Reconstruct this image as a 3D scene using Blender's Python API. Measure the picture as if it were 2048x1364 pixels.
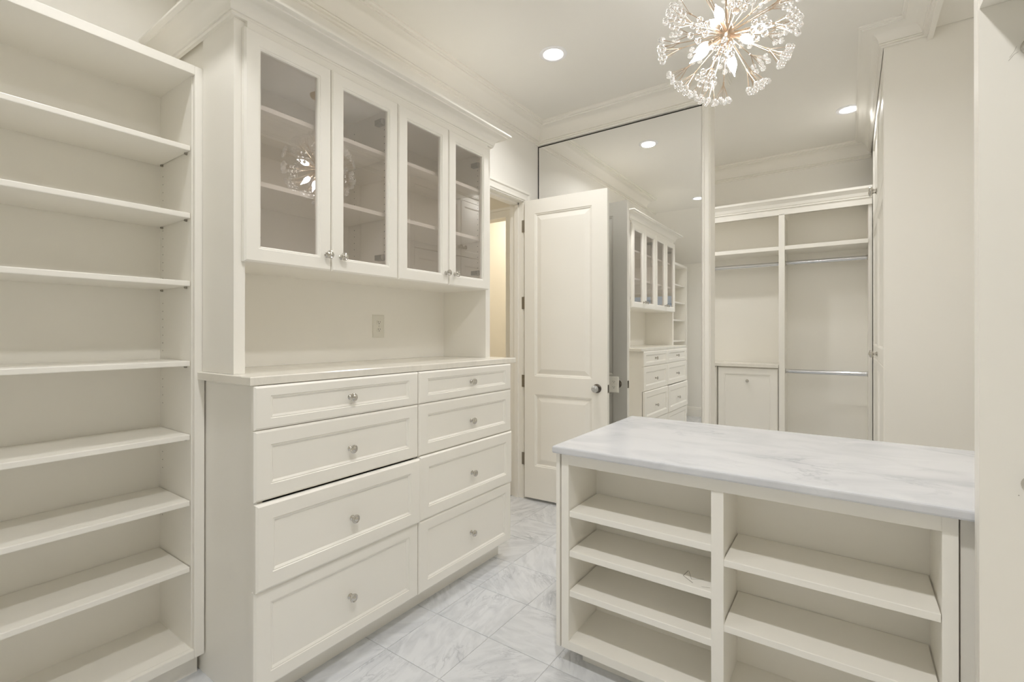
import bpy, bmesh, math, random
from mathutils import Vector, Matrix
random.seed(7)
S = bpy.context.scene
for o in list(bpy.data.objects): bpy.data.objects.remove(o)
C = S.collection

# ------------------------------------------------------------ camera, world, exposure
cam = bpy.data.objects.new('camera', bpy.data.cameras.new('camera')); C.objects.link(cam)
cam.location = (0, 0, 1.28)
cam.rotation_euler = (math.radians(90.10), 0, math.radians(35.066))
cam.data.sensor_width = 36; cam.data.lens = 960.57 / 2048 * 36
cam.data.shift_y = -17.33 / 2048; cam.data.clip_start = 0.02
S.camera = cam
SKY = 2.7
W = bpy.data.worlds.new('world'); S.world = W; W.use_nodes = True
nt = W.node_tree; nt.nodes.clear()
sky = nt.nodes.new('ShaderNodeTexSky'); sky.sky_type = 'HOSEK_WILKIE'; sky.turbidity = 3.0
sky.sun_direction = (0.3, 0.6, 0.75); sky.ground_albedo = 0.4
bg = nt.nodes.new('ShaderNodeBackground'); bg.inputs['Strength'].default_value = SKY
wo = nt.nodes.new('ShaderNodeOutputWorld')
nt.links.new(sky.outputs[0], bg.inputs[0]); nt.links.new(bg.outputs[0], wo.inputs[0])
S.view_settings.view_transform = 'Standard'; S.view_settings.look = 'None'
S.view_settings.gamma = 1.0; S.view_settings.use_curve_mapping = False
S.view_settings.exposure = 0.15
try:
    S.cycles.max_bounces = 16; S.cycles.diffuse_bounces = 10; S.cycles.glossy_bounces = 6
    S.cycles.transmission_bounces = 8; S.cycles.transparent_max_bounces = 24
except Exception: pass
LAMP = 7.9          # watts of each recessed ceiling light
LAMP_COL = (1.0, 0.99, 0.985)
BULB = 55.0          # emission of each chandelier bulb

# ------------------------------------------------------------ helpers
WLOC = {}
class MB:
    def __init__(s): s.v = []; s.f = []
    def add(s, vs, fs):
        b = len(s.v); s.v += [tuple(v) for v in vs]; s.f += [tuple(b + i for i in f) for f in fs]
    def box(s, x0, x1, y0, y1, z0, z1):
        s.add([(x0,y0,z0),(x1,y0,z0),(x1,y1,z0),(x0,y1,z0),(x0,y0,z1),(x1,y0,z1),(x1,y1,z1),(x0,y1,z1)],
              [(0,3,2,1),(4,5,6,7),(0,1,5,4),(1,2,6,5),(2,3,7,6),(3,0,4,7)]); return s
    def tube(s, p0, p1, r0, r1=None, n=12, caps=True):
        r1 = r0 if r1 is None else r1
        s.lathe(p0, Vector(p1) - Vector(p0), [(r0, 0), (r1, (Vector(p1) - Vector(p0)).length)], n, caps); return s
    def lathe(s, O, axis, prof, n=20, caps=True):
        O = Vector(O); a = Vector(axis).normalized()
        t = Vector((0,0,1)) if abs(a.z) < .9 else Vector((1,0,0))
        u = a.cross(t).normalized(); w = a.cross(u)
        vs = []; fs = []
        for r, h in prof:
            for i in range(n):
                q = 2 * math.pi * i / n
                vs.append(O + a * h + (u * math.cos(q) + w * math.sin(q)) * r)
        for k in range(len(prof) - 1):
            for i in range(n):
                j = (i + 1) % n
                fs.append((k*n+i, k*n+j, (k+1)*n+j, (k+1)*n+i))
        if caps:
            fs.append(tuple(range(n))[::-1]); fs.append(tuple((len(prof)-1)*n + i for i in range(n)))
        s.add(vs, fs); return s
    def rings(s, O, U, V, D, w, h, rg, hole=False):
        """rectangular rings; rg = [(inset_u, inset_v, depth)] from the back face to the middle"""
        O, U, V, D = map(Vector, (O, U, V, D)); vs = []; fs = []
        for iu, iv, d in rg:
            for a, b in ((iu, iv), (w-iu, iv), (w-iu, h-iv), (iu, h-iv)):
                vs.append(O + U*a + V*b + D*d)
        n = len(rg)
        for k in range(n-1):
            for i in range(4):
                j = (i+1) % 4; fs.append((4*k+i, 4*k+j, 4*(k+1)+j, 4*(k+1)+i))
        if hole:
            for i in range(4):
                j = (i+1) % 4; fs.append((4*(n-1)+i, 4*(n-1)+j, j, i))
        else:
            fs.append((3,2,1,0)); fs.append((4*n-4, 4*n-3, 4*n-2, 4*n-1))
        s.add(vs, fs); return s
    def sweep(s, path, prof, closed_prof=True):
        """profile [(out, z)] along an axis-aligned 2-D path, offset to its left, mitred"""
        P = [Vector((a, b)) for a, b in path]; m = len(prof); vs = []; fs = []
        nrm = []
        for i in range(len(P)-1):
            d = (P[i+1]-P[i]).normalized(); nrm.append(Vector((-d.y, d.x)))
        for i, p in enumerate(P):
            if i == 0: o = nrm[0]
            elif i == len(P)-1: o = nrm[-1]
            else: o = nrm[i-1] + nrm[i] if abs(nrm[i-1].dot(nrm[i])) < .5 else nrm[i]
            for q, z in prof: vs.append((p.x + o.x*q, p.y + o.y*q, z))
        for i in range(len(P)-1):
            for k in range(m):
                l = (k+1) % m; fs.append((i*m+k, (i+1)*m+k, (i+1)*m+l, i*m+l))
        fs.append(tuple(range(m))); fs.append(tuple((len(P)-1)*m + k for k in range(m))[::-1])
        s.add(vs, fs); return s
    def poly(s, pts, z0, z1, frame=None):
        n = len(pts); vs = [(a,b,z0) for a,b in pts] + [(a,b,z1) for a,b in pts]
        if frame: vs = [frame(*v) for v in vs]
        s.add(vs, [tuple(range(n))[::-1], tuple(range(n, 2*n))] + [(i,(i+1)%n,(i+1)%n+n,i+n) for i in range(n)]); return s
    def mesh(s, name, smooth=False, origin=None):
        xs = [v[0] for v in s.v]; ys = [v[1] for v in s.v]; zs = [v[2] for v in s.v]
        c = Vector(((min(xs)+max(xs))/2, (min(ys)+max(ys))/2, (min(zs)+max(zs))/2)) if origin is None else Vector(origin)
        me = bpy.data.meshes.new(name)
        me.from_pydata([tuple(Vector(v)-c) for v in s.v], [], s.f)
        bm = bmesh.new(); bm.from_mesh(me); bmesh.ops.recalc_face_normals(bm, faces=bm.faces); bm.to_mesh(me); bm.free()
        if smooth:
            for p in me.polygons: p.use_smooth = True
            try: me.set_sharp_from_angle(angle=math.radians(40))
            except Exception: pass
        return me, c
    def build(s, name, mat, parent=None, bevel=0, smooth=False, origin=None):
        me, c = s.mesh(name, smooth, origin); me.materials.append(mat)
        o = bpy.data.objects.new(name, me); C.objects.link(o)
        WLOC[o.name] = c
        if parent is not None:
            o.parent = parent; o.location = c - WLOC[parent.name]
        else: o.location = c
        if bevel:
            b = o.modifiers.new('bevel', 'BEVEL'); b.width = bevel; b.segments = 2; b.limit_method = 'ANGLE'; b.angle_limit = math.radians(50)
            b.harden_normals = False
        return o
def B(x0, x1, y0, y1, z0, z1): return MB().box(x0, x1, y0, y1, z0, z1)
def tag(o, label, cat, group=None):
    o['label'] = label; o['category'] = cat
    if group: o['group'] = group
    return o
def root(name, loc, label, cat, group=None):
    o = bpy.data.objects.new(name, None); C.objects.link(o); o.location = loc; o.empty_display_size = .1
    WLOC[o.name] = Vector(loc); return tag(o, label, cat, group)
def struct(o): o['kind'] = 'structure'; return o
def sroot(name, loc):
    o = bpy.data.objects.new(name, None); C.objects.link(o); o.location = loc; WLOC[o.name] = Vector(loc); return struct(o)
def inst(src, loc, parent=None, name=None):
    o = src.copy(); C.objects.link(o); WLOC[o.name] = Vector(loc); o.parent = parent
    o.location = Vector(loc) - (WLOC[parent.name] if parent else Vector()); return o

# ------------------------------------------------------------ materials
def mat(name, col, rough=.5, metal=0, **kw):
    m = bpy.data.materials.new(name); m.use_nodes = True; b = m.node_tree.nodes['Principled BSDF']
    b.inputs['Base Color'].default_value = (*col, 1); b.inputs['Roughness'].default_value = rough; b.inputs['Metallic'].default_value = metal
    for k, v in kw.items(): b.inputs[k.replace('_', ' ')].default_value = v
    return m
def paint(name, col, rough, bump=.02, scale=90, var=.02):
    m = mat(name, col, rough); t = m.node_tree; b = t.nodes['Principled BSDF']
    tc = t.nodes.new('ShaderNodeTexCoord'); n = t.nodes.new('ShaderNodeTexNoise'); n.inputs['Scale'].default_value = scale
    t.links.new(tc.outputs['Object'], n.inputs['Vector'])
    bp = t.nodes.new('ShaderNodeBump'); bp.inputs['Strength'].default_value = bump; bp.inputs['Distance'].default_value = .002
    t.links.new(n.outputs['Fac'], bp.inputs['Height']); t.links.new(bp.outputs[0], b.inputs['Normal'])
    n2 = t.nodes.new('ShaderNodeTexNoise'); n2.inputs['Scale'].default_value = 1.7; t.links.new(tc.outputs['Object'], n2.inputs['Vector'])
    mx = t.nodes.new('ShaderNodeMix'); mx.data_type = 'RGBA'
    mx.inputs[6].default_value = (*[c*(1-var) for c in col], 1); mx.inputs[7].default_value = (*[min(1, c*(1+var)) for c in col], 1)
    t.links.new(n2.outputs['Fac'], mx.inputs[0]); t.links.new(mx.outputs[2], b.inputs['Base Color'])
    return m
CREAM = (.89, .868, .812)
M = {}
M['cab'] = paint('cream_lacquer', CREAM, .38, .015, 60)
M['wall'] = paint('cream_wall_paint', (.88, .862, .815), .6, .05, 220)
M['ceil'] = paint('ceiling_paint', (.875, .857, .81), .75, .04, 200)
M['trim'] = paint('cream_trim_paint', (.89, .868, .812), .36, .015, 60)
M['dark'] = mat('dark_channel', (.03, .028, .02), .8)  # dark finish of the mirror's edge channel
M['chrome'] = mat('polished_nickel', (.62, .60, .56), .12, 1)
M['steel'] = mat('chrome_rod_metal', (.70, .71, .73), .16, 1)
M['brass'] = mat('soft_brass', (.58, .46, .35), .3, 1)
M['bronze'] = mat('dark_nickel', (.16, .14, .12), .25, 1)
M['mirror'] = mat('silver_mirror', (.95, .95, .94), .0, 1)
M['plastic'] = mat('ivory_plastic', (.80, .78, .70), .3)
M['ring'] = mat('white_trim_ring', (.90, .90, .92), .35)
M['scuff'] = mat('grey_scuff', (.42, .40, .36), .7)
M['slot'] = mat('dark_slot', (.05, .045, .04), .6)
M['hinge'] = mat('hinge_nickel', (.34, .32, .28), .4, 1)
M['crystal'] = mat('crystal', (1, 1, 1), .0, 0, Transmission_Weight=.9, IOR=1.5)
M['knobglass'] = mat('knob_glass', (.9, .9, .88), .03, 0, Transmission_Weight=.6, IOR=1.5)
M['grout'] = mat('pale_grout', (.62, .62, .62), .8)
M['hallwall'] = mat('warm_hall_wall', (.84, .79, .69), .6)
def emis(name, col, st):
    m = bpy.data.materials.new(name); m.use_nodes = True; t = m.node_tree; t.nodes.clear()
    e = t.nodes.new('ShaderNodeEmission'); e.inputs[0].default_value = (*col, 1); e.inputs[1].default_value = st
    o = t.nodes.new('ShaderNodeOutputMaterial'); t.links.new(e.outputs[0], o.inputs[0]); return m
M['bulb'] = emis('lit_bulb', (1, .985, .97), BULB)
M['lens'] = emis('lit_lens', (1, .995, .98), 6)
def glass(name, tint=(.93,.93,.93)):
    m = bpy.data.materials.new(name); m.use_nodes = True; t = m.node_tree; t.nodes.clear()
    tr = t.nodes.new('ShaderNodeBsdfTransparent'); tr.inputs[0].default_value = (*tint, 1)
    g = t.nodes.new('ShaderNodeBsdfGlossy'); g.inputs['Roughness'].default_value = .0; g.inputs[0].default_value = (1,1,1,1)
    f = t.nodes.new('ShaderNodeFresnel'); f.inputs[0].default_value = 2.8
    x = t.nodes.new('ShaderNodeMixShader'); o = t.nodes.new('ShaderNodeOutputMaterial')
    ge = t.nodes.new('ShaderNodeNewGeometry'); iv = t.nodes.new('ShaderNodeMath'); iv.operation = 'SUBTRACT'; iv.inputs[0].default_value = 1
    ml = t.nodes.new('ShaderNodeMath'); ml.operation = 'MULTIPLY'
    t.links.new(ge.outputs['Backfacing'], iv.inputs[1]); t.links.new(iv.outputs[0], ml.inputs[0]); t.links.new(f.outputs[0], ml.inputs[1])
    t.links.new(ml.outputs[0], x.inputs[0]); t.links.new(tr.outputs[0], x.inputs[1]); t.links.new(g.outputs[0], x.inputs[2]); t.links.new(x.outputs[0], o.inputs[0])
    return m
M['glass'] = glass('cabinet_glass', (.95, .93, .925))
M['clear'] = glass('window_glass', (.97, .98, .98))
def marble(name, base, vein, scale, rnd, rough, amount=.55, cloud=.5, asp=3.2):
    m = mat(name, base, rough); t = m.node_tree; b = t.nodes['Principled BSDF']; N = t.nodes.new; L = t.links.new
    tc = N('ShaderNodeTexCoord'); src = tc.outputs['Object']
    if rnd:
        oi = N('ShaderNodeObjectInfo')
        sc = N('ShaderNodeMath'); sc.operation = 'MULTIPLY'; sc.inputs[1].default_value = 50
        L(oi.outputs['Random'], sc.inputs[0])
        rt = N('ShaderNodeVectorRotate'); rt.rotation_type = 'Z_AXIS'; L(src, rt.inputs['Vector']); L(sc.outputs[0], rt.inputs['Angle'])
        ad = N('ShaderNodeVectorMath'); ad.operation = 'ADD'; cb = N('ShaderNodeCombineXYZ')
        L(sc.outputs[0], cb.inputs[0]); L(sc.outputs[0], cb.inputs[1]); L(rt.outputs[0], ad.inputs[0]); L(cb.outputs[0], ad.inputs[1]); src = ad.outputs[0]
    mp = N('ShaderNodeMapping'); mp.inputs['Scale'].default_value = (scale, scale*asp, scale); mp.inputs['Rotation'].default_value = (0, 0, .6)
    L(src, mp.inputs['Vector'])
    n1 = N('ShaderNodeTexNoise'); n1.inputs['Scale'].default_value = 1.0; n1.inputs['Detail'].default_value = 8; n1.inputs['Roughness'].default_value = .62; n1.inputs['Distortion'].default_value = 1.2
    L(mp.outputs[0], n1.inputs['Vector'])
    ab = N('ShaderNodeMath'); ab.operation = 'SUBTRACT'; ab.inputs[1].default_value = .5; L(n1.outputs['Fac'], ab.inputs[0])
    aa = N('ShaderNodeMath'); aa.operation = 'ABSOLUTE'; L(ab.outputs[0], aa.inputs[0])
    r1 = N('ShaderNodeMapRange'); r1.inputs['From Min'].default_value = 0; r1.inputs['From Max'].default_value = .035; r1.inputs['To Min'].default_value = 1; r1.inputs['To Max'].default_value = 0
    L(aa.outputs[0], r1.inputs['Value'])
    n2 = N('ShaderNodeTexNoise'); n2.inputs['Scale'].default_value = scale*.9; n2.inputs['Detail'].default_value = 4; L(src, n2.inputs['Vector'])
    r2 = N('ShaderNodeMapRange'); r2.inputs['From Min'].default_value = .48; r2.inputs['From Max'].default_value = .72; L(n2.outputs['Fac'], r2.inputs['Value'])
    mu = N('ShaderNodeMath'); mu.operation = 'MULTIPLY'; L(r1.outputs[0], mu.inputs[0]); L(r2.outputs[0], mu.inputs[1])
    n3 = N('ShaderNodeTexNoise'); n3.inputs['Scale'].default_value = 1.4; n3.inputs['Detail'].default_value = 5; n3.inputs['Distortion'].default_value = .8; L(mp.outputs[0], n3.inputs['Vector'])
    r3 = N('ShaderNodeMapRange'); r3.inputs['From Min'].default_value = .42; r3.inputs['From Max'].default_value = .75; r3.inputs['To Max'].default_value = cloud; L(n3.outputs['Fac'], r3.inputs['Value'])
    ma = N('ShaderNodeMath'); ma.operation = 'MULTIPLY_ADD'; ma.inputs[1].default_value = amount; L(mu.outputs[0], ma.inputs[0]); L(r3.outputs[0], ma.inputs[2]); ma.use_clamp = True
    mx = N('ShaderNodeMix'); mx.data_type = 'RGBA'; mx.inputs[6].default_value = (*base, 1); mx.inputs[7].default_value = (*vein, 1)
    L(ma.outputs[0], mx.inputs[0]); L(mx.outputs[2], b.inputs['Base Color'])
    return m
M['tile'] = marble('marble_tile', (.69, .705, .73), (.36, .375, .41), 5.0, True, .22, .75, .42)
M['slab'] = marble('marble_slab', (.685, .695, .72), (.40, .415, .46), 2.4, False, .25, .6, .45, 1.9)
M['slab2'] = marble('cream_marble_slab', (.82, .79, .72), (.62, .60, .54), 4, False, .2, .3, .3)

# ------------------------------------------------------------ room dimensions
XL, XA, YJ, YM, YF, ZC, XR = -2.08, -2.32, .842, 3.34, 5.24, 2.957, .97
YB = -1.0; ZK = 2.35; XE = -.757
DY0, DY1, DZ = 2.43, 3.108, 2.304        # doorway in the left wall

# ------------------------------------------------------------ structure
fl = B(XA-.1, XR+.1, YB-.1, YF+.1, -.06, -.0022).build('floor', M['grout']); struct(fl)
PT = .296; gx, gy = -1.242, 1.303
t0 = MB().rings((-PT/2+.0012, -PT/2+.0012, 0), (1,0,0), (0,1,0), (0,0,1), PT-.0024, PT-.0024, [(0,0,-.0025),(0,0,-.0005),(.0010,.0010,0)])
tm, _ = t0.mesh('tile', origin=(0,0,0)); tm.materials.append(M['tile'])
for i in range(-4, 8):
    for j in range(-8, 14):
        cx, cy = gx + (i+.5)*PT, gy + (j+.5)*PT
        if not (XA-.1 < cx < XR+.05 and YB-.05 < cy < YF+.05): continue
        o = bpy.data.objects.new('tile', tm); C.objects.link(o); o.parent = fl; o.location = Vector((cx, cy, 0)) - WLOC[fl.name]
def wall(name, *boxes, m='wall'):
    b = MB()
    for q in boxes: b.box(*q)
    return struct(b.build(name, M[m]))
wall('wall_left', (XL-.12, XL, YJ, DY0, 0, ZC), (XL-.12, XL, DY1, YF, 0, ZC), (XL-.12, XL, DY0, DY1, DZ, ZC))
wall('wall_left_return', (XA, XL-.12, YJ, YJ+.12, 0, ZC))
wall('wall_left_alcove', (XA-.1, XA, YB, YJ+.12, 0, ZC))
WX0, WX1, WZ0, WZ1 = -1.25, -.35, .95, 1.92
wall('wall_back', (XA, WX0, YB-.14, YB, 0, ZC), (WX1, XR, YB-.14, YB, 0, ZC), (WX0, WX1, YB-.14, YB, 0, WZ0), (WX0, WX1, YB-.14, YB, WZ1, ZC))
wall('wall_right', (XR, XR+.1, YB, YF, 0, ZC))
wall('wall_far', (XL-.12, XR+.1, YF, YF+.1, 0, ZC))
wall('wall_partition', (XL, XE, YM, YM+.12, 0, ZC))
ce = MB().box(XA-.1, XR+.1, 0, YF+.1, ZC, ZC+.08)
ce.add([(XA-.1,0,ZC),(XR+.1,0,ZC),(XR+.1,YB-.1,ZK-.06),(XA-.1,YB-.1,ZK-.06),(XA-.1,0,ZC+.08),(XR+.1,0,ZC+.08),(XR+.1,YB-.1,ZK+.02),(XA-.1,YB-.1,ZK+.02)],
       [(0,1,2,3),(4,7,6,5),(0,4,5,1),(1,5,6,2),(2,6,7,3),(3,7,4,0)])
struct(ce.build('ceiling', M['ceil']))

def crown_prof(p, h, zt):
    q = [(0,-1.0),(.11,-1.0),(.13,-.955),(.09,-.925),(.09,-.90),(.17,-.885),(.19,-.845),(.15,-.81),(.20,-.80)]
    for i in range(9):
        a = i/8*math.pi/2
        q.append((.20 + (.80-.20)*(1-math.cos(a)), -.80 + (.80-.22)*math.sin(a)))
    q += [(.86,-.22),(.86,-.165),(.94,-.15),(.94,-.10),(1.0,-.065),(1.0,0),(0,0)]
    return [(a*p, zt + b*h) for a, b in q]
def crown(name, path, p, h, zt, parent=None, m='trim'):
    o = MB().sweep(path, crown_prof(p, h, zt)).build(name, M[m], parent, smooth=True)
    if parent is None: struct(o)
    return o
crown('trim_1', [(XE, YM+.12), (XE, YM), (XL, YM), (XL, YJ), (XA, YJ), (XA, .02)], .116, .151, ZC)
crown('trim_2', [(.34, .02), (.34, 3.355), (.157, 3.355), (.157, YF-.001)], .112, .1, ZC)
crown('trim_3', [(.157, YF), (XL, YF)], .116, .145, ZC)
# casing around the doorway, baseboards
cz = MB()
pr = [(.08,0),(.076,.024),(.06,.026),(.052,.018),(.030,.016),(.012,.018),(.008,.011),(0,.011),(0,0)]
# (distance outward from the opening, thickness): swept up one side, across, down the other
pts = [(DY0,0),(DY0,DZ),(DY1,DZ),(DY1,0)]
vs=[]; fs=[]; m_=len(pr)
offs=[(-1,0),(-1,1),(1,1),(1,0)]
for (y,z),(oy,oz) in zip(pts,offs):
    for d,tk in pr: vs.append((XL+tk, y+oy*d, z+oz*d))
for i in range(3):
    for k in range(m_):
        l=(k+1)%m_; fs.append((i*m_+k,(i+1)*m_+k,(i+1)*m_+l,i*m_+l))
fs.append(tuple(range(m_))); fs.append(tuple(3*m_+k for k in range(m_)))
cz.add(vs, fs); struct(cz.build('trim_4', M['trim']))
jb = MB().box(XL-.12, XL+.004, DY0-.012, DY0+.004, 0, DZ).box(XL-.12, XL+.004, DY1-.004, DY1+.012, 0, DZ).box(XL-.12, XL+.004, DY0, DY1, DZ-.006, DZ+.012)
jb.box(XL-.07, XL-.035, DY1-.016, DY1-.004, 0, DZ-.006).box(XL-.07, XL-.035, DY0+.004, DY0+.016, 0, DZ-.006).box(XL-.07, XL-.035, DY0, DY1, DZ-.02, DZ-.006)
struct(jb.build('trim_5', M['trim']))
def base(name, path): 
    return struct(MB().sweep(path, [(0,0),(.014,0),(.014,.11),(.010,.118),(.012,.13),(.004,.145),(0,.145)]).build(name, M['trim'], smooth=False))
base('baseboard_left', [(XL, DY0-.08), (XL, 2.26)])
base('baseboard_back', [(XA, YB), (.24, YB)][::-1][::-1] if False else [(.24, YB), (XA, YB)][::-1])
base('baseboard_far', [(XE, YM), (XL+.03, YM)])
# trim at the free end of the mirrored partition
tr6 = MB().box(-.797, XE+.004, YM-.014, YM, 0, ZC-.151).box(-.790, -.783, YM-.02, YM-.014, 0, ZC-.16).box(XE, XE+.012, YM-.004, YM+.12, 0, ZC-.151)
struct(tr6.build('trim_6', M['trim'], bevel=.002))

# hall beyond the doorway
HX = -3.9
wall('wall_hall', (HX, -2.44, YM+.06, YM+.16, 2.29, 2.9), (-2.44, XL-.12, YM+.06, YM+.16, 0, 2.9), (HX-.1, HX, 1.0, 5.0, 0, 2.9), (HX, XL-.12, .95, 1.05, 0, 2.9), (HX, XL-.12, 4.7, 4.8, 0, 2.9), m='hallwall')
hc = MB()
for d, tk in ((0.0,.014),(.058,.022)):
    hc.box(-2.44+d-.006*0, -2.44+d+(.06 if d==0 else .022), YM+.06-tk, YM+.06, 0, 2.29+d+(.06 if d==0 else .022))
hc.box(HX, -2.44, YM+.046, YM+.06, 2.29, 2.35).box(HX, -2.36, YM+.038, YM+.06, 2.35, 2.372).box(-2.446, -2.44, YM+.05, YM+.17, 0, 2.29)
struct(hc.build('trim_7', M['trim']))
struct(B(HX-.1, XL-.12, .95, 4.8, 2.9, 2.96).build('ceiling_hall', M['ceil']))
struct(B(HX-.1, XL-.10, .95, 4.8, -.05, 0).build('floor_hall', M['tile']))

# window in the back wall
w1 = sroot('window_1', ((WX0+WX1)/2, YB, WZ0))
MB().rings((WX0-.07, YB-.002, WZ0-.07), (1,0,0), (0,0,1), (0,1,0), WX1-WX0+.14, WZ1-WZ0+.14, [(0,0,0),(0,0,.02),(.015,.015,.024),(.055,.055,.016),(.07,.07,.016)], True).build('window_casing', M['trim'], w1)
wf = MB().rings((WX0, YB-.10, WZ0), (1,0,0), (0,0,1), (0,1,0), WX1-WX0, WZ1-WZ0, [(0,0,0),(0,0,.05),(.045,.045,.05),(.045,.045,0)], True)
wf.box((WX0+WX1)/2-.012, (WX0+WX1)/2+.012, YB-.09, YB-.06, WZ0, WZ1).box(WX0, WX1, YB-.09, YB-.06, (WZ0+WZ1)/2-.015, (WZ0+WZ1)/2+.015)
wf.build('window_frame', M['trim'], w1)
B(WX0+.04, WX1-.04, YB-.077, YB-.073, WZ0+.04, WZ1-.04).build('pane', M['clear'], w1)

# ------------------------------------------------------------ knob prototype
KP = [(0.0,0),(.0105,0),(.0105,.002),(.0075,.004),(.0045,.007),(.0045,.013),(.007,.016),(.0125,.018),(.0155,.021),(.0165,.0245),(.0155,.028),(.0125,.0298),(.0095,.0292),(.0075,.0305),(.004,.0325),(0.0,.033)]
_kn = {}
def knob(parent, P, D, scale=1.0, name='knob'):
    key = (tuple(round(x, 2) for x in D), scale)
    if key not in _kn:
        me, _ = MB().lathe((0,0,0), D, [(r*scale, h*scale) for r, h in KP], 20, False).mesh('knob', True, (0,0,0))
        me.materials.append(M['chrome']); _kn[key] = me
    o = bpy.data.objects.new(name, _kn[key]); C.objects.link(o); o.parent = parent; o.location = Vector(P) - WLOC[parent.name]; return o
def front(name, parent, O, U, V, D, w, h, fu=.055, fv=.055, t=.021, knobs=(), m='cab', ks=1.0):
    rg = [(0,0,0),(0,0,t-.006),(.002,.002,t-.004),(.007,.007,t),(fu,fv,t),(fu+.002,fv+.002,t-.003),(fu+.005,fv+.005,t-.0025),(fu+.010,fv+.010,t-.0065),(fu+.012,fv+.012,t-.009)]
    o = MB().rings(O, U, V, D, w, h, rg).build(name, M[m], parent)
    for a, b in knobs:
        P = Vector(O) + Vector(U)*a + Vector(V)*b + Vector(D)*(t-.009 if (fu < a < w-fu and fv < b < h-fv) else t)
        knob(o, P, D, ks)
    return o

# ------------------------------------------------------------ bookcase on the left
XB = -1.977
bk = root('bookcase', ((XB-2.295)/2, .05, 0), 'tall open cream bookcase with seven adjustable shelves, at the left of the photo', 'bookcase')
y0, y1 = -.70, .812
B(-2.295, XB-.02, y1-.037, y1-.004, .08, 2.262).build('side_panel', M['cab'], bk)
B(-2.295, XB-.02, y0+.004, y0+.037, .08, 2.262).build('side_panel', M['cab'], bk)
B(-2.305, -2.29, y0+.004, y1-.004, .08, 2.262).build('back_panel', M['cab'], bk)
B(-2.295, XB-.02, y0+.03, y1-.037, 2.237, 2.262).build('top_panel', M['cab'], bk)
B(-2.295, XB-.02, y0+.03, y1-.037, .09, .112).build('bottom_panel', M['cab'], bk)
B(XB-.02, XB, y1-.034, y1, .081, 2.268).build('stile', M['cab'], bk, bevel=.002)
B(XB-.02, XB, y0, y0+.034, .081, 2.268).build('stile', M['cab'], bk, bevel=.002)
B(XB-.02, XB, y0+.034, y1-.034, 2.235, 2.268).build('rail', M['cab'], bk, bevel=.0015)
B(XB-.02, XB, y0+.034, y1-.034, .081, .112).build('rail', M['cab'], bk, bevel=.0015)
B(-2.295, -2.024, y0+.01, y1-.006, 0, .09).build('toe_kick', M['cab'], bk)
shz = [1.976, 1.726, 1.474, 1.177, .904, .659, .414]
pins = MB()
for z in shz:
    B(-2.288, XB-.024, y0+.040, y1-.0395, z-.0195, z).build('shelf', M['cab'], bk, bevel=.0025)
    for x in (-2.262, XB-.06):
        pins.lathe((x, y1-.037, z-.023), (0,-1,0), [(.0045,0),(.0045,.006),(.003,.009)], 8)
pins.build('shelf_pins', M['hinge'], bk)['kind'] = 'stuff'
ph = MB()
for z0_, z1_ in ((.55,.63),(.74,.87),(1.0,1.1),(1.21,1.25),(1.24,1.43),(1.50,1.70),(1.75,1.93)):
    z = z0_
    while z < z1_:
        for x in (-2.262,): ph.lathe((x, y1-.0366, z), (0,-1,0), [(.0022,0),(.0022,.0006)], 6)
        z += .032
po = ph.build('peg_holes', M['slot'], bk); po['kind'] = 'stuff'

# ------------------------------------------------------------ drawer chest
XH = -1.582; F = XH-.021
dc = root('drawer_cabinet', (-1.83, 1.52, 0), 'cream base cabinet with eight drawers under the glass fronted cabinet', 'cabinet')
B(XL+.003, F-.001, .8165, .835, 0, 1.108).build('side_panel', M['cab'], dc)
B(XL+.003, F-.001, 2.222, 2.242, 0.1, 1.108).build('side_panel', M['cab'], dc)
B(XL+.01, F-.004, .832, 2.222, .10, .12).build('bottom_panel', M['cab'], dc)
B(F-.03, F-.003, 1.516, 1.535, .12, 1.09).build('divider', M['cab'], dc)
B(XL+.01, F-.03, .832, 2.222, 1.09, 1.1075).build('top_panel', M['cab'], dc)
B(XL+.01, -1.668, .832, 2.236, 0, .10).build('toe_kick', M['cab'], dc)
rows = [(.961, 1.1055, .034), (.7255, .9585, .05), (.4335, .7225, .053), (.1035, .4305, .047)]
for k, (za, zb, fv) in enumerate(rows):
    for c, (ya, yb) in enumerate(((.797, 1.5235), (1.5275, 2.245))):
        push = {(2,0): .013, (2,1): .006}.get((k, c), 0)
        zb2 = zb - (.004 if (k, c) == (2, 0) else 0)
        front('drawer', dc, (F+push, ya, za), (0,1,0), (0,0,1), (1,0,0), yb-ya, zb2-za, .054, fv, .021, [((1.169 if c == 0 else 1.901)-ya, [1.032, .832, .565, .257][k]-za)])
# counter slab
ct = MB().rings((XL+.001, .787, 1.108), (1,0,0), (0,1,0), (0,0,1), .489, 1.52, [(.002,.002,0),(0,0,.003),(0,0,.026),(.003,.003,.029)]).build('countertop', M['slab2'])
tag(ct, 'cream marble counter slab on top of the eight drawer cabinet', 'countertop')
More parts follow.
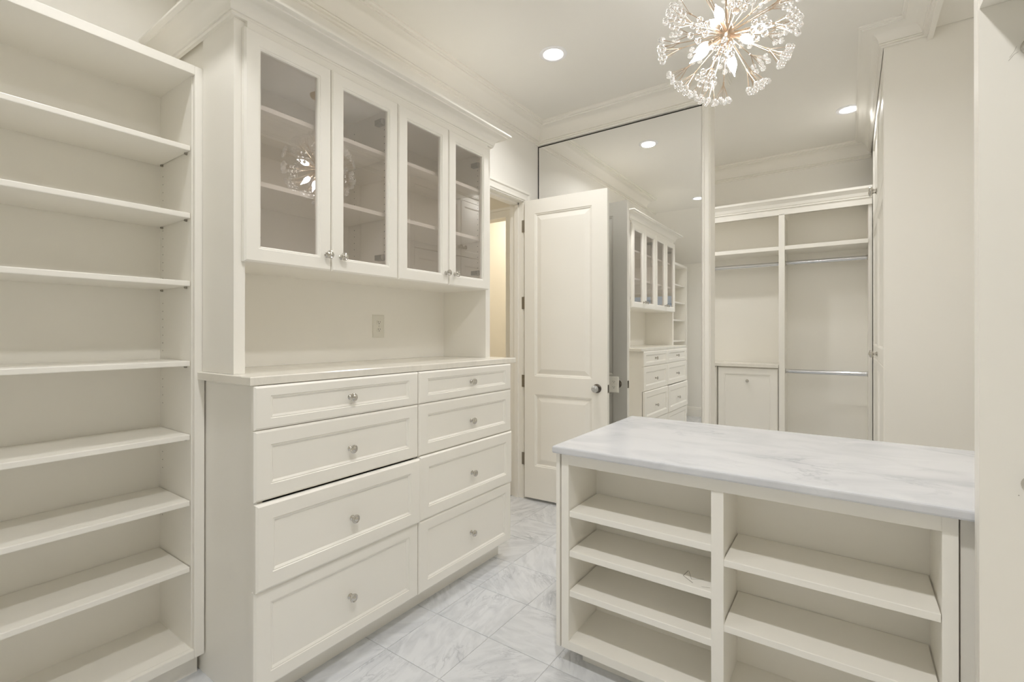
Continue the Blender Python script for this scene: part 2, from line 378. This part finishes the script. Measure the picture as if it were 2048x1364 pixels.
# ------------------------------------------------------------ glass fronted cabinet on the counter
XS = -1.735; ZB, ZT = 1.531, 2.345
gc = root('display_cabinet', (-1.9, 1.52, 1.137), 'cream wall cabinet with four glass doors and crown, standing on the counter', 'cabinet')
MB().box(-1.972, XS, .803, .841, 1.1375, 2.40).box(XA, -1.972, .8165, .841, 1.1375, 2.40).build('side_panel', M['cab'], gc)
B(XL, XS, 2.205, 2.245, 1.1375, 2.40).build('side_panel', M['cab'], gc)
B(XL, XL+.012, .841, 2.205, 1.1375, 2.39).build('back_panel', M['cab'], gc)
B(XL+.012, XS, .841, 2.205, ZB, ZB+.022).build('bottom_panel', M['cab'], gc)
B(XL+.012, XS-.03, .841, 2.205, 2.33, 2.35).build('top_panel', M['cab'], gc)
B(XS-.03, XS+.014, .841, 2.205, 2.349, 2.374).build('rail', M['cab'], gc)
B(XL+.012, XS-.03, 1.51, 1.53, ZB+.022, 2.33).build('divider', M['cab'], gc)
for z in (2.114, 1.834):
    B(XL+.014, XS-.02, .843, 1.508, z-.018, z).build('shelf', M['cab'], gc, bevel=.0015)
    B(XL+.014, XS-.02, 1.532, 2.203, z-.018, z).build('shelf', M['cab'], gc, bevel=.0015)
crown('crown', [(XL, 2.245), (XS, 2.245), (XS, .803), (XL, .803)][::-1][::-1], .092, .078, 2.45, gc) if False else None
cp = [(0,2.372),(.012,2.372),(.016,2.378),(.014,2.384),(.018,2.386),(.020,2.392)]
for i in range(7):
    a = i/6*math.pi/2; cp.append((.020+.052*(1-math.cos(a)), 2.392+.038*math.sin(a)))
cp += [(.078,2.430),(.079,2.436),(.088,2.440),(.092,2.444),(.092,2.452),(0,2.452)]
MB().sweep([(XA, .803), (XS, .803), (XS, 2.245), (XL, 2.245)], [(-a, z) for a, z in cp]).build('crown', M['cab'], gc, smooth=True)
MB().box(XL, XS+.01, .80, 2.248, 2.40, 2.449).box(XA, XL, .80, .841, 2.40, 2.449).build('crown_backing', M['cab'], gc)
ph = MB()
for yy, sgn in ((1.509, -1), (2.2045, -1)):
    z = 1.60
    while z < 2.3:
        if min(abs(z-2.105), abs(z-1.825)) > .02:
            for x in (XS-.06, XL+.06): ph.lathe((x, yy, z), (0, sgn, 0), [(.0024,0),(.0024,.0006)], 6)
        z += .032
po = ph.build('peg_holes', M['slot'], gc); po['kind'] = 'stuff'
dY = [(.8275, 1.167), (1.170, 1.5175), (1.5215, 1.8615), (1.8645, 2.2045)]
for k, (ya, yb) in enumerate(dY):
    w, h, fw, t = yb-ya, ZT-ZB+.0, .058, .024
    rg = [(0,0,0),(0,0,t-.006),(.002,.002,t-.004),(.006,.006,t),(fw-.01,fw-.01,t),(fw-.008,fw-.008,t-.003),(fw-.004,fw-.004,t-.003),(fw,fw,t-.007),(fw,fw,0)]
    d = MB().rings((XS+.002, ya, ZB), (0,1,0), (0,0,1), (1,0,0), w, h, rg, True).build('door', M['cab'], gc)
    B(XS+.008, XS+.011, ya+fw-.004, yb-fw+.004, ZB+fw-.004, ZT-fw+.004).build('glass_pane', M['glass'], d)
    knob(d, (XS+.002+t, (yb-.022 if k % 2 == 0 else ya+.045-.001) if k % 2 == 0 else ya+.042, 1.592), (1,0,0))
    yh = ya+.055 if k % 2 == 0 else yb-.062
    for z in (2.245, 1.625):
        MB().box(XS-.05, XS-.004, yh-(.012), yh+.012, z-.012, z+.012).lathe((XS-.002, yh, z), (-1,0,0), [(.015,0),(.015,.01)], 12).build('hinge', M['hinge'], d)

# outlet on the back panel of the niche
def duplex(parent, P, U, D, V=(0,0,1)):
    P, U, D, V = map(Vector, (P, U, D, V))
    for s in (1, -1):
        c = P + V*(s*.0195)
        mb = MB(); pts = []
        for i in range(24):
            q = 2*math.pi*i/24; a, b = .0165*math.cos(q), .0165*math.sin(q); b = max(-.0125, min(.0125, b)); pts.append((a, b))
        n = len(pts); vs = [c+U*a+V*b for a, b in pts] + [c+U*a+V*b+D*.0022 for a, b in pts]
        mb.add(vs, [tuple(range(n)), tuple(range(n, 2*n))] + [(i,(i+1)%n,(i+1)%n+n,i+n) for i in range(n)])
        r = mb.build('receptacle', M['plastic'], parent)
        sl = MB()
        for a, b, hw, hh in ((-.0062,.0035,.0011,.004),(.0062,.0035,.0011,.0034),(0,-.006,.0022,.0022)):
            q = c + U*a + V*b + D*.0022
            vs = [q+U*i*hw+V*j*hh+D*e for e in (0,.0004) for i, j in ((-1,-1),(1,-1),(1,1),(-1,1))]
            sl.add(vs, [(0,1,2,3),(4,5,6,7),(0,1,5,4),(1,2,6,5),(2,3,7,6),(3,0,4,7)])
        sl.build('slot', M['slot'], r)
ol = MB().rings((XL+.012, 1.659, 1.257), (0,1,0), (0,0,1), (1,0,0), .076, .121, [(0,0,0),(0,0,.003),(.004,.004,.0055)]).build('outlet', M['plastic'])
tag(ol, 'ivory duplex wall outlet on the niche back under the glass doors', 'outlet')
duplex(ol, (XL+.0175, 1.697, 1.3175), (0,1,0), (1,0,0))
MB().lathe((XL+.0172, 1.697, 1.3175), (1,0,0), [(.003,0),(.003,.001)], 10).build('screw', M['chrome'], ol)

# ------------------------------------------------------------ door, open against the mirror
d1 = sroot('door_1', (-2.05, 3.09, 0))
A = math.radians(3.5); U = Vector((math.cos(A), math.sin(A), 0)); Dn = Vector((math.sin(A), -math.cos(A), 0)); H0 = Vector((-2.05, 3.09, 0))
wD, zb, zt = .668, .02, 2.298
def raised(mb, O, D, sgn):
    pass
leaf = MB()
hh = zt-zb
O = H0 + Vector((0,0,zb)) - Dn*.036
panels = [(.088, .552, .247, .795), (.088, .552, .933, 2.172)]   # u0,u1,v0,v1 relative to leaf bottom
for side in (0, 1):
    D = Dn if side == 0 else -Dn
    base_ = H0 + Vector((0,0,zb)) if side == 0 else H0 + Vector((0,0,zb)) - Dn*.036
    us = [0, .088, .552, wD]; vs_ = [0, .247, .795, .933, 2.172, hh]
    def P(u, v, d=0): return base_ + U*u + Vector((0,0,v)) + D*d
    for i in range(3):
        for j in range(5):
            if i == 1 and j in (1, 3): continue
            leaf.add([P(us[i],vs_[j]), P(us[i+1],vs_[j]), P(us[i+1],vs_[j+1]), P(us[i],vs_[j+1])], [(0,1,2,3)])
    for u0, u1, v0, v1 in panels:
        rg = [(0,0),(.004,-.004),(.010,-.005),(.016,-.011),(.022,-.011),(.052,-.003),(.056,-.0025)]
        vs = []; fs = []
        for a, d in rg:
            vs += [P(u0+a,v0+a,d), P(u1-a,v0+a,d), P(u1-a,v1-a,d), P(u0+a,v1-a,d)]
        for k in range(len(rg)-1):
            for i in range(4): j=(i+1)%4; fs.append((4*k+i,4*k+j,4*k+4+j,4*k+4+i))
        k=len(rg)-1; fs.append((4*k,4*k+1,4*k+2,4*k+3)); leaf.add(vs, fs)
a_, b_ = H0+Vector((0,0,zb)), H0+Vector((0,0,zb))-Dn*.036
def E(b, u, v): return b + U*u + Vector((0,0,v))
leaf.add([E(a_,0,0),E(b_,0,0),E(b_,0,hh),E(a_,0,hh), E(a_,wD,0),E(b_,wD,0),E(b_,wD,hh),E(a_,wD,hh)], [(0,1,2,3),(4,5,6,7),(0,1,5,4),(3,2,6,7)])
me, c = leaf.mesh('door_leaf'); me.materials.append(M['trim'])
bm = bmesh.new(); bm.from_mesh(me); bmesh.ops.remove_doubles(bm, verts=bm.verts, dist=1e-5); bmesh.ops.recalc_face_normals(bm, faces=bm.faces); bm.to_mesh(me); bm.free()
lf = bpy.data.objects.new('door_leaf', me); C.objects.link(lf); WLOC[lf.name] = c; lf.parent = d1; lf.location = c - WLOC[d1.name]
kp = H0 + U*.592 + Vector((0,0,.889))
kn = MB().lathe(kp, Dn, [(.032,0),(.032,.003),(.029,.006),(.022,.008),(.012,.010),(.010,.022),(.014,.026)], 28).build('knob_rosette', M['bronze'], lf, smooth=True)
MB().lathe(kp + Dn*.026, Dn, [(.010,0),(.018,.004),(.025,.012),(.026,.020),(.022,.030),(.014,.036),(.010,.037)], 12).build('glass_knob', M['knobglass'], lf)
kb = kp - Dn*.036
MB().lathe(kb, -Dn, [(.032,0),(.032,.003),(.029,.006),(.012,.010),(.010,.022),(.018,.028),(.025,.036),(.022,.052),(.010,.058)], 20).build('back_knob', M['bronze'], lf, smooth=True)
q = E(a_, wD, .869)-Dn*.018
lp = MB(); 
vs = [q + Dn*i*.012 + Vector((0,0,j*.028)) + U*e for e in (-.001,.0012) for i, j in ((-1,-1),(1,-1),(1,1),(-1,1))]
lp.add(vs, [(0,1,2,3),(4,5,6,7),(0,1,5,4),(1,2,6,5),(2,3,7,6),(3,0,4,7)]); lp.build('latch_plate', M['bronze'], lf)
for z in (2.11, 1.515, .91, .31):
    h = MB().box(XL-.004, XL+.028, DY1-.0065, DY1-.0035, z-.047, z+.047)
    for k in range(5): h.lathe((XL+.026, DY1-.011, z-.047+k*.0188), (0,0,1), [(.0055,.0005),(.0055,.0183)], 10)
    h.build('hinge', M['hinge'], d1)

# ------------------------------------------------------------ mirror on the partition
mr = root('mirror', (-1.43, YM, .15), 'full height wall mirror on the end wall behind the open door', 'mirror')
B(XL+.006, -.803, YM-.006, YM-.001, .15, 2.795).build('mirror_glass', M['mirror'], mr)
MB().box(XL+.002, -.797, YM-.009, YM, 2.793, 2.799).box(XL+.001, XL+.007, YM-.009, YM, .15, 2.799).box(XL+.002, -.80, YM-.009, YM, .146, .152).build('edge_channel', M['dark'], mr)
op = MB().rings((-1.50, YM-.007, .843), (1,0,0), (0,0,1), (0,-1,0), .117, .118, [(0,0,0),(0,0,.003),(.004,.004,.0055)]).build('outlet', M['plastic'])
tag(op, 'ivory double gang outlet plate on the mirror beside the door edge', 'outlet')
for dx in (.0355, .0815): duplex(op, (-1.50+dx, YM-.0125, .902), (1,0,0), (0,-1,0))

# ------------------------------------------------------------ island
il = root('island_cabinet', (-.35, 2.02, 0), 'cream peninsula cabinet with two bays of open shoe shelves, in the right foreground', 'cabinet')
FY = 1.64
B(-.938, -.922, 1.637, 2.42, .062, .817).build('end_panel', M['cab'], il, bevel=.001)
B(-.917, -.885, FY, FY+.02, .062, .817).build('stile', M['cab'], il, bevel=.001)
B(-.366, -.328, FY, FY+.02, .095, .772).build('stile', M['cab'], il, bevel=.001)
B(.194, .226, FY, FY+.02, .062, .817).build('stile', M['cab'], il, bevel=.001)
B(-.885, .194, FY, FY+.02, .772, .8165).build('rail', M['cab'], il, bevel=.001)
B(-.885, .194, FY, FY+.02, .062, .095).build('rail', M['cab'], il, bevel=.001)
B(-.921, -.888, FY+.02, 2.41, .062, .8165).build('side_panel', M['cab'], il)
B(-.361, -.333, FY+.02, 1.895, .095, .80).build('divider', M['cab'], il)
B(.197, .226, FY+.02, 2.41, .062, .8165).build('side_panel', M['cab'], il)
B(-.888, .197, 1.895, 1.912, .062, .8165).build('back_panel', M['cab'], il)
B(-.888, .197, FY+.02, 1.895, .073, .0945).build('bottom_panel', M['cab'], il)
B(-.888, .197, FY+.02, 1.895, .79, .8165).build('top_panel', M['cab'], il)
B(-.917, .226, 2.39, 2.41, .062, .8165).build('rear_panel', M['cab'], il)
B(-.855, .20, 1.70, 2.36, 0, .062).build('toe_kick', M['cab'], il)
B(.231, .262, 1.655, 2.41, 0, .8165).build('filler_strip', M['cab'], il)
for zb_ in (.571, .418, .265): B(-.884, -.3635, FY+.004, 1.892, zb_, zb_+.024).build('shelf', M['cab'], il, bevel=.002)
for zb_ in (.535, .327): B(-.3295, .193, FY+.004, 1.892, zb_, zb_+.022).build('shelf', M['cab'], il, bevel=.002)
sm = MB()
def stroke(mb, pts, w, up):
    up = Vector(up)
    for p, q in zip(pts, pts[1:]):
        p, q = Vector(p), Vector(q); n = (q-p).cross(up).normalized()*w
        mb.add([p-n, p+n, q+n, q-n], [(0,1,2,3)])
stroke(sm, [(-.43,1.668,.4425),(-.47,1.70,.4425),(-.465,1.745,.4425)], .0016, (0,0,1))
stroke(sm, [(-.462,1.742,.4426),(-.44,1.69,.4426),(-.405,1.715,.4426)], .0008, (0,0,1))
stroke(sm, [(-.40,1.66,.4425),(-.375,1.668,.4425)], .0009, (0,0,1))
sm.build('scuff_marks', M['scuff'], il)['kind'] = 'stuff'
sl = MB().rings((-.941, 1.611, .817), (1,0,0), (0,1,0), (0,0,1), 1.55, .828, [(.004,.004,0),(.0015,.0015,.002),(0,0,.006),(0,0,.021),(.0015,.0015,.025),(.005,.005,.028)]).build('countertop', M['slab'], smooth=False)
tag(sl, 'white grey veined marble slab on top of the peninsula cabinet', 'countertop')

# ------------------------------------------------------------ near closet unit, right edge
nu = root('closet_unit', (.55, .5, 0), 'cream open hanging closet with two rod flanges, at the right edge of the photo', 'closet')
B(.25, .93, 1.557, 1.577, .0, 2.4).build('side_panel', M['cab'], nu)
B(.25, .27, 1.5772, 1.6085, .0, 2.4).build('stile', M['cab'], nu, bevel=.002)
B(.27, .93, -.20, -.18, .0, 2.4).build('side_panel', M['cab'], nu)
B(.25, .27, -.22, -.18, .0, 2.4).build('stile', M['cab'], nu)
B(.92, .94, -.2, 1.577, 0, 2.4).build('back_panel', M['cab'], nu)
B(.252, .92, -.18, 1.5565, 2.043, 2.068).build('shelf', M['cab'], nu)
B(.25, .93, -.18, 1.5565, 2.38, 2.4).build('top_panel', M['cab'], nu)
B(.30, .92, -.18, 1.5565, .0, .08).build('bottom_panel', M['cab'], nu)
sm = MB()
stroke(sm, [(.300,1.5566,1.905),(.309,1.5566,1.917),(.316,1.5566,1.921)], .0004, (0,-1,0))
stroke(sm, [(.302,1.5566,1.912),(.310,1.5566,1.925),(.313,1.5566,1.934)], .0003, (0,-1,0))
sm.lathe((.3155,1.5569,.911), (0,-1,0), [(.0012,0),(.0012,.0004)], 8)
sm.build('scuff_marks', M['scuff'], nu)['kind'] = 'stuff'
for z in (1.928, .939):
    r = MB().tube((.337, -.18, z), (.337, 1.55, z), .013, n=16).build('hanging_rod', M['steel'], nu, smooth=True)
    MB().lathe((.337, 1.5565, z), (0,-1,0), [(.0185,0),(.0185,.003),(.016,.007),(.0145,.014)], 24).build('rod_flange', M['chrome'], r, smooth=True)

# ------------------------------------------------------------ right wall recess closet behind the island
rc = root('closet_unit', (.65, 2.5, 0), 'cream closet recess with top fascia, behind the peninsula on the right', 'closet')
B(.34, .364, 1.61, 3.354, 2.837, 2.925).build('fascia', M['cab'], rc, bevel=.001)
B(.364, .96, 1.61, 3.354, 2.892, 2.925).build('top_panel', M['cab'], rc)
B(.94, .96, 1.61, 3.354, 0, 2.892).build('back_panel', M['cab'], rc)
B(.275, .94, 1.60, 1.609, .846, 2.892).build('side_panel', M['cab'], rc)

# ------------------------------------------------------------ tall cabinet, doors facing the doorway to the back closet
XT = .16
tc = root('tall_cabinet', (.56, 4.1, 0), 'tall cream cabinet with a blank end panel and knobbed doors, right of the far closet', 'cabinet')
B(XT-.002, .965, 3.357, 3.377, 0, 2.93).build('end_panel', M['cab'], tc, bevel=.002)
B(XT, .965, 4.86, 4.88, 0, 2.93).build('side_panel', M['cab'], tc)
B(XT+.02, .965, 3.377, 4.86, .1, .12).build('bottom_panel', M['cab'], tc)
B(XT+.06, .965, 3.377, 4.86, 0, .1).build('toe_kick', M['cab'], tc)
B(XT+.05, XT+.6, 4.12, 4.14, .12, 2.93).build('divider', M['cab'], tc)
B(XT, XT+.02, 3.377, 4.86, 2.80, 2.93).build('rail', M['cab'], tc)
B(XT, XT+.02, 3.377, 3.415, .1, 2.80).build('stile', M['cab'], tc)
B(XT, XT+.02, 4.845, 4.86, .1, 2.80).build('stile', M['cab'], tc)
for (ya, yb, kf) in ((3.417, 4.128, 1), (4.132, 4.843, 0)):
    ku = .035 if kf else .711-.035   # facing -x: u runs along +y
    ku = (yb-ya)-.035 if kf else .035
    front('door', tc, (XT+.02, ya, 2.155), (0,1,0), (0,0,1), (-1,0,0), yb-ya, .64, .06, .06, .022, [(ku, .10)], ks=1.5)
    dd = front('door', tc, (XT+.02, ya, .105), (0,1,0), (0,0,1), (-1,0,0), yb-ya, .985, .06, .06, .022)
    d2 = front('door_panel', dd, (XT+.02, ya, 1.0905), (0,1,0), (0,0,1), (-1,0,0), yb-ya, 1.06, .06, .095, .022, [(ku, .047)], ks=1.5)

# ------------------------------------------------------------ far closet seen past the partition
YU = 4.88
fc = root('closet_unit', (-.9, 5.05, 0), 'cream open closet with chrome hanging rods on the far wall', 'closet')
B(-.515, -.468, YU, YU+.02, 0, 2.34).build('stile', M['cab'], fc, bevel=.002)
B(-.503, -.480, YU+.02, YF-.02, 0, 2.34).build('divider', M['cab'], fc)
B(-1.93, -1.91, YU+.02, YF-.02, 0, 2.34).build('side_panel', M['cab'], fc)
B(.13, .155, YU+.02, YF-.02, 0, 2.34).build('side_panel', M['cab'], fc)
B(-1.93, .155, YF-.02, YF-.004, 0, 2.40).build('back_panel', M['cab'], fc)
B(-1.93, .155, YU, YU+.02, 2.334, 2.41).build('rail', M['cab'], fc, bevel=.001)
MB().sweep([(.155, YU), (-1.93, YU)], [(0,2.386),(.008,2.388),(.010,2.394),(.006,2.400),(.012,2.405),(.02,2.43),(.04,2.455),(.045,2.458),(.045,2.478),(0,2.478)]).build('crown', M['cab'], fc)
B(-1.93, .155, YU+.001, YF-.005, 2.41, 2.478).build('top_panel', M['cab'], fc)
B(-1.91, -.503, YU+.004, YF-.02, 2.021, 2.056).build('shelf', M['cab'], fc, bevel=.002)
B(-.48, .13, YU+.004, YF-.02, 2.021, 2.056).build('shelf', M['cab'], fc, bevel=.002)
for a, b, z in ((-1.91, -.503, 1.920), (-.48, .13, 1.923), (-.48, .13, .933)):
    r = MB().tube((a+.003, 5.06, z), (b-.003, 5.06, z), .019, n=20).build('hanging_rod', M['steel'], fc, smooth=True)
    for x, s in ((a, 1), (b, -1)): MB().lathe((x, 5.06, z), (s,0,0), [(.024,0),(.024,.003),(.018,.006),(.018,.012)], 16).build('rod_flange', M['chrome'], r, smooth=True)
ct2 = B(-1.90, -.516, YU-.015, YF-.021, .968, .997).build('countertop', M['slab2'], bevel=.002)
tag(ct2, 'narrow cream stone counter over the hamper doors in the far closet', 'countertop')
for k, (a, b, lab) in enumerate(((-1.028, -.520, 'cream tilt-out hamper cabinet with one small knob, in the far closet'), (-1.88, -1.036, 'cream hamper cabinet mostly hidden behind the partition, left of the tilt-out hamper'))):
    hm = root('hamper_cabinet', ((a+b)/2, 5.05, 0), lab, 'cabinet')
    MB().box(a, b, YU+.023, YF-.022, .08, .966).build('body', M['cab'], hm)
    B(a+.02, b-.02, YU+.06, YF-.03, 0, .08).build('toe_kick', M['cab'], hm)
    front('hamper_door', hm, (a+.004, YU+.022, .09), (1,0,0), (0,0,1), (0,-1,0), b-a-.008, .868, .055, .055, .021, [((b-a)/2, .75)] if k == 0 else [], ks=.9)

# ------------------------------------------------------------ recessed ceiling lights, some of them unseen and added for fill
labs = {(-1.452, 2.50, .85): 'recessed white ceiling light left of the chandelier, over the drawer cabinet',
        (0.0, 2.36, .5): 'added fill light out of frame right of the chandelier, over the peninsula',  # added out of view to brighten the tall end panel
        (0.0, 4.39, .32): 'recessed ceiling light beyond the partition, partly behind the tall cabinet crown',
        (-1.53, .46, .6): 'recessed ceiling light in front of the open bookcase, seen only in the mirror',
        (-.22, .52, 1.85): 'added fill light directly above the camera', (-1.2, 4.1, .9): 'added fill light in the back closet, hidden by the partition'}  # both unseen, added as fill for the room and the back closet
for (x, y, pw), lab in labs.items():
    r = root('recessed_light', (x, y, ZC), lab, 'ceiling light')
    MB().lathe((x, y, ZC), (0,0,-1), [(.082,0),(.082,.003),(.078,.006),(.062,.0065),(.058,.003),(.056,-.0)], 40, False).build('trim_ring', M['ring'], r, smooth=True)
    MB().lathe((x, y, ZC-.0012), (0,0,-1), [(.0575,0),(.0575,.001)], 40).build('lens', M['lens'], r)
    L = bpy.data.lights.new('lamp', 'AREA'); L.shape = 'DISK'; L.size = .11; L.energy = LAMP * pw; L.color = LAMP_COL; L.spread = math.radians(145)
    lo = bpy.data.objects.new('lamp', L); C.objects.link(lo); lo.parent = r; lo.location = (0, 0, -.012)
# sampling portal of the window (gives no light of its own)
L = bpy.data.lights.new('portal', 'AREA'); L.shape = 'RECTANGLE'; L.size = WX1-WX0; L.size_y = WZ1-WZ0; L.cycles.is_portal = True
lo = bpy.data.objects.new('window_portal', L); C.objects.link(lo); lo.location = ((WX0+WX1)/2, YB-.12, (WZ0+WZ1)/2); lo.rotation_euler = (math.radians(90), 0, 0)
# light inside the hall
for x, y, e in ((-3.0, 4.2, 13), (-3.0, 2.2, 4)):
    L = bpy.data.lights.new('lamp', 'AREA'); L.shape = 'DISK'; L.size = .5; L.energy = e; L.color = (1, .96, .88)
    lo = bpy.data.objects.new('hall_lamp', L); C.objects.link(lo); lo.location = (x, y, 2.88)

# ------------------------------------------------------------ chandelier
CP = Vector((-.386, 1.995, 2.436)); RS = .245
ch = root('chandelier', (CP.x, CP.y, ZC), 'brass starburst chandelier with crystal bead clusters and lit candle bulbs', 'chandelier')
MB().lathe((CP.x, CP.y, ZC), (0,0,-1), [(.065,0),(.065,.006),(.058,.016),(.035,.030),(.012,.038),(.006,.042)], 32).build('canopy', M['brass'], ch, smooth=True)
MB().tube((CP.x, CP.y, ZC-.03), CP, .0055, n=12).build('stem', M['brass'], ch, smooth=True)
MB().lathe(CP + Vector((0,0,.035)), (0,0,-1), [(.008,0),(.022,.006),(.026,.02),(.026,.05),(.022,.064),(.008,.070)], 24).build('core', M['brass'], ch, smooth=True)
def fib(n, off=0.0):
    out = []
    for i in range(n):
        z = 1 - 2*(i+.5)/n; r = math.sqrt(1-z*z); a = math.pi*(3-math.sqrt(5))*i + off
        out.append(Vector((r*math.cos(a), r*math.sin(a), z)))
    return out
bulb_dirs = []
for k in range(6): bulb_dirs.append(Vector((math.cos(k*math.pi/3+.5), math.sin(k*math.pi/3+.5), -.75 if k % 2 else .12)).normalized())
bulb_dirs += [Vector((.15,-.25,-1)).normalized(), Vector((-.5,.5,.8)).normalized()]
bprof = [(.0065,0),(.010,.004),(.0145,.014),(.0165,.026),(.0155,.040),(.011,.054),(.005,.068),(.0015,.082),(.0005,.086)]
bead_me, _ = MB().lathe((0,0,-.0115), (0,0,1), [(.0004,0),(.0058,.0016),(.0098,.0056),(.0115,.0115),(.0098,.0174),(.0058,.0214),(.0004,.023)], 12, False).mesh('bead', True, (0,0,0))
bead_me.materials.append(M['crystal'])
for b in bulb_dirs:
    s = MB().lathe(CP + b*.015, b, [(.0075,0),(.0075,.05),(.0095,.052),(.0095,.072),(.007,.074)], 14).build('socket', M['brass'], ch, smooth=True)
    MB().lathe(CP + b*.088, b, bprof, 16).build('bulb', M['bulb'], s, smooth=True)
dirs = [d for d in fib(50, .7) if max(d.dot(b) for b in bulb_dirs) < .965 and d.z < .955][:42]
for d in dirs:
    r1 = random.uniform(.165, .185); rs = RS + random.uniform(-.006, .004)
    t = d.cross(Vector((0,0,1))).normalized(); w = d.cross(t)
    mb = MB().tube(CP + d*.02, CP + d*r1, .0019, .0016, n=6).tube(CP + d*(r1-.008), CP + d*(r1+.004), .0032, n=8)
    a0 = random.uniform(0, 6.28); ends = [(0.0, 0.0)] + [(.030*random.uniform(.9,1.1), a0 + i*math.pi/3 + random.uniform(-.12,.12)) for i in range(6)]
    es = []
    for q, a in ends:
        e = CP + (d*rs + (t*math.cos(a) + w*math.sin(a))*q).normalized()*rs
        es.append(e); mb.tube(CP + d*r1, e, .0009, n=5)
    sp = mb.build('spray', M['brass'], ch)
    for e in es:
        o = bpy.data.objects.new('bead', bead_me); C.objects.link(o); o.parent = sp; o.location = e - WLOC[sp.name]
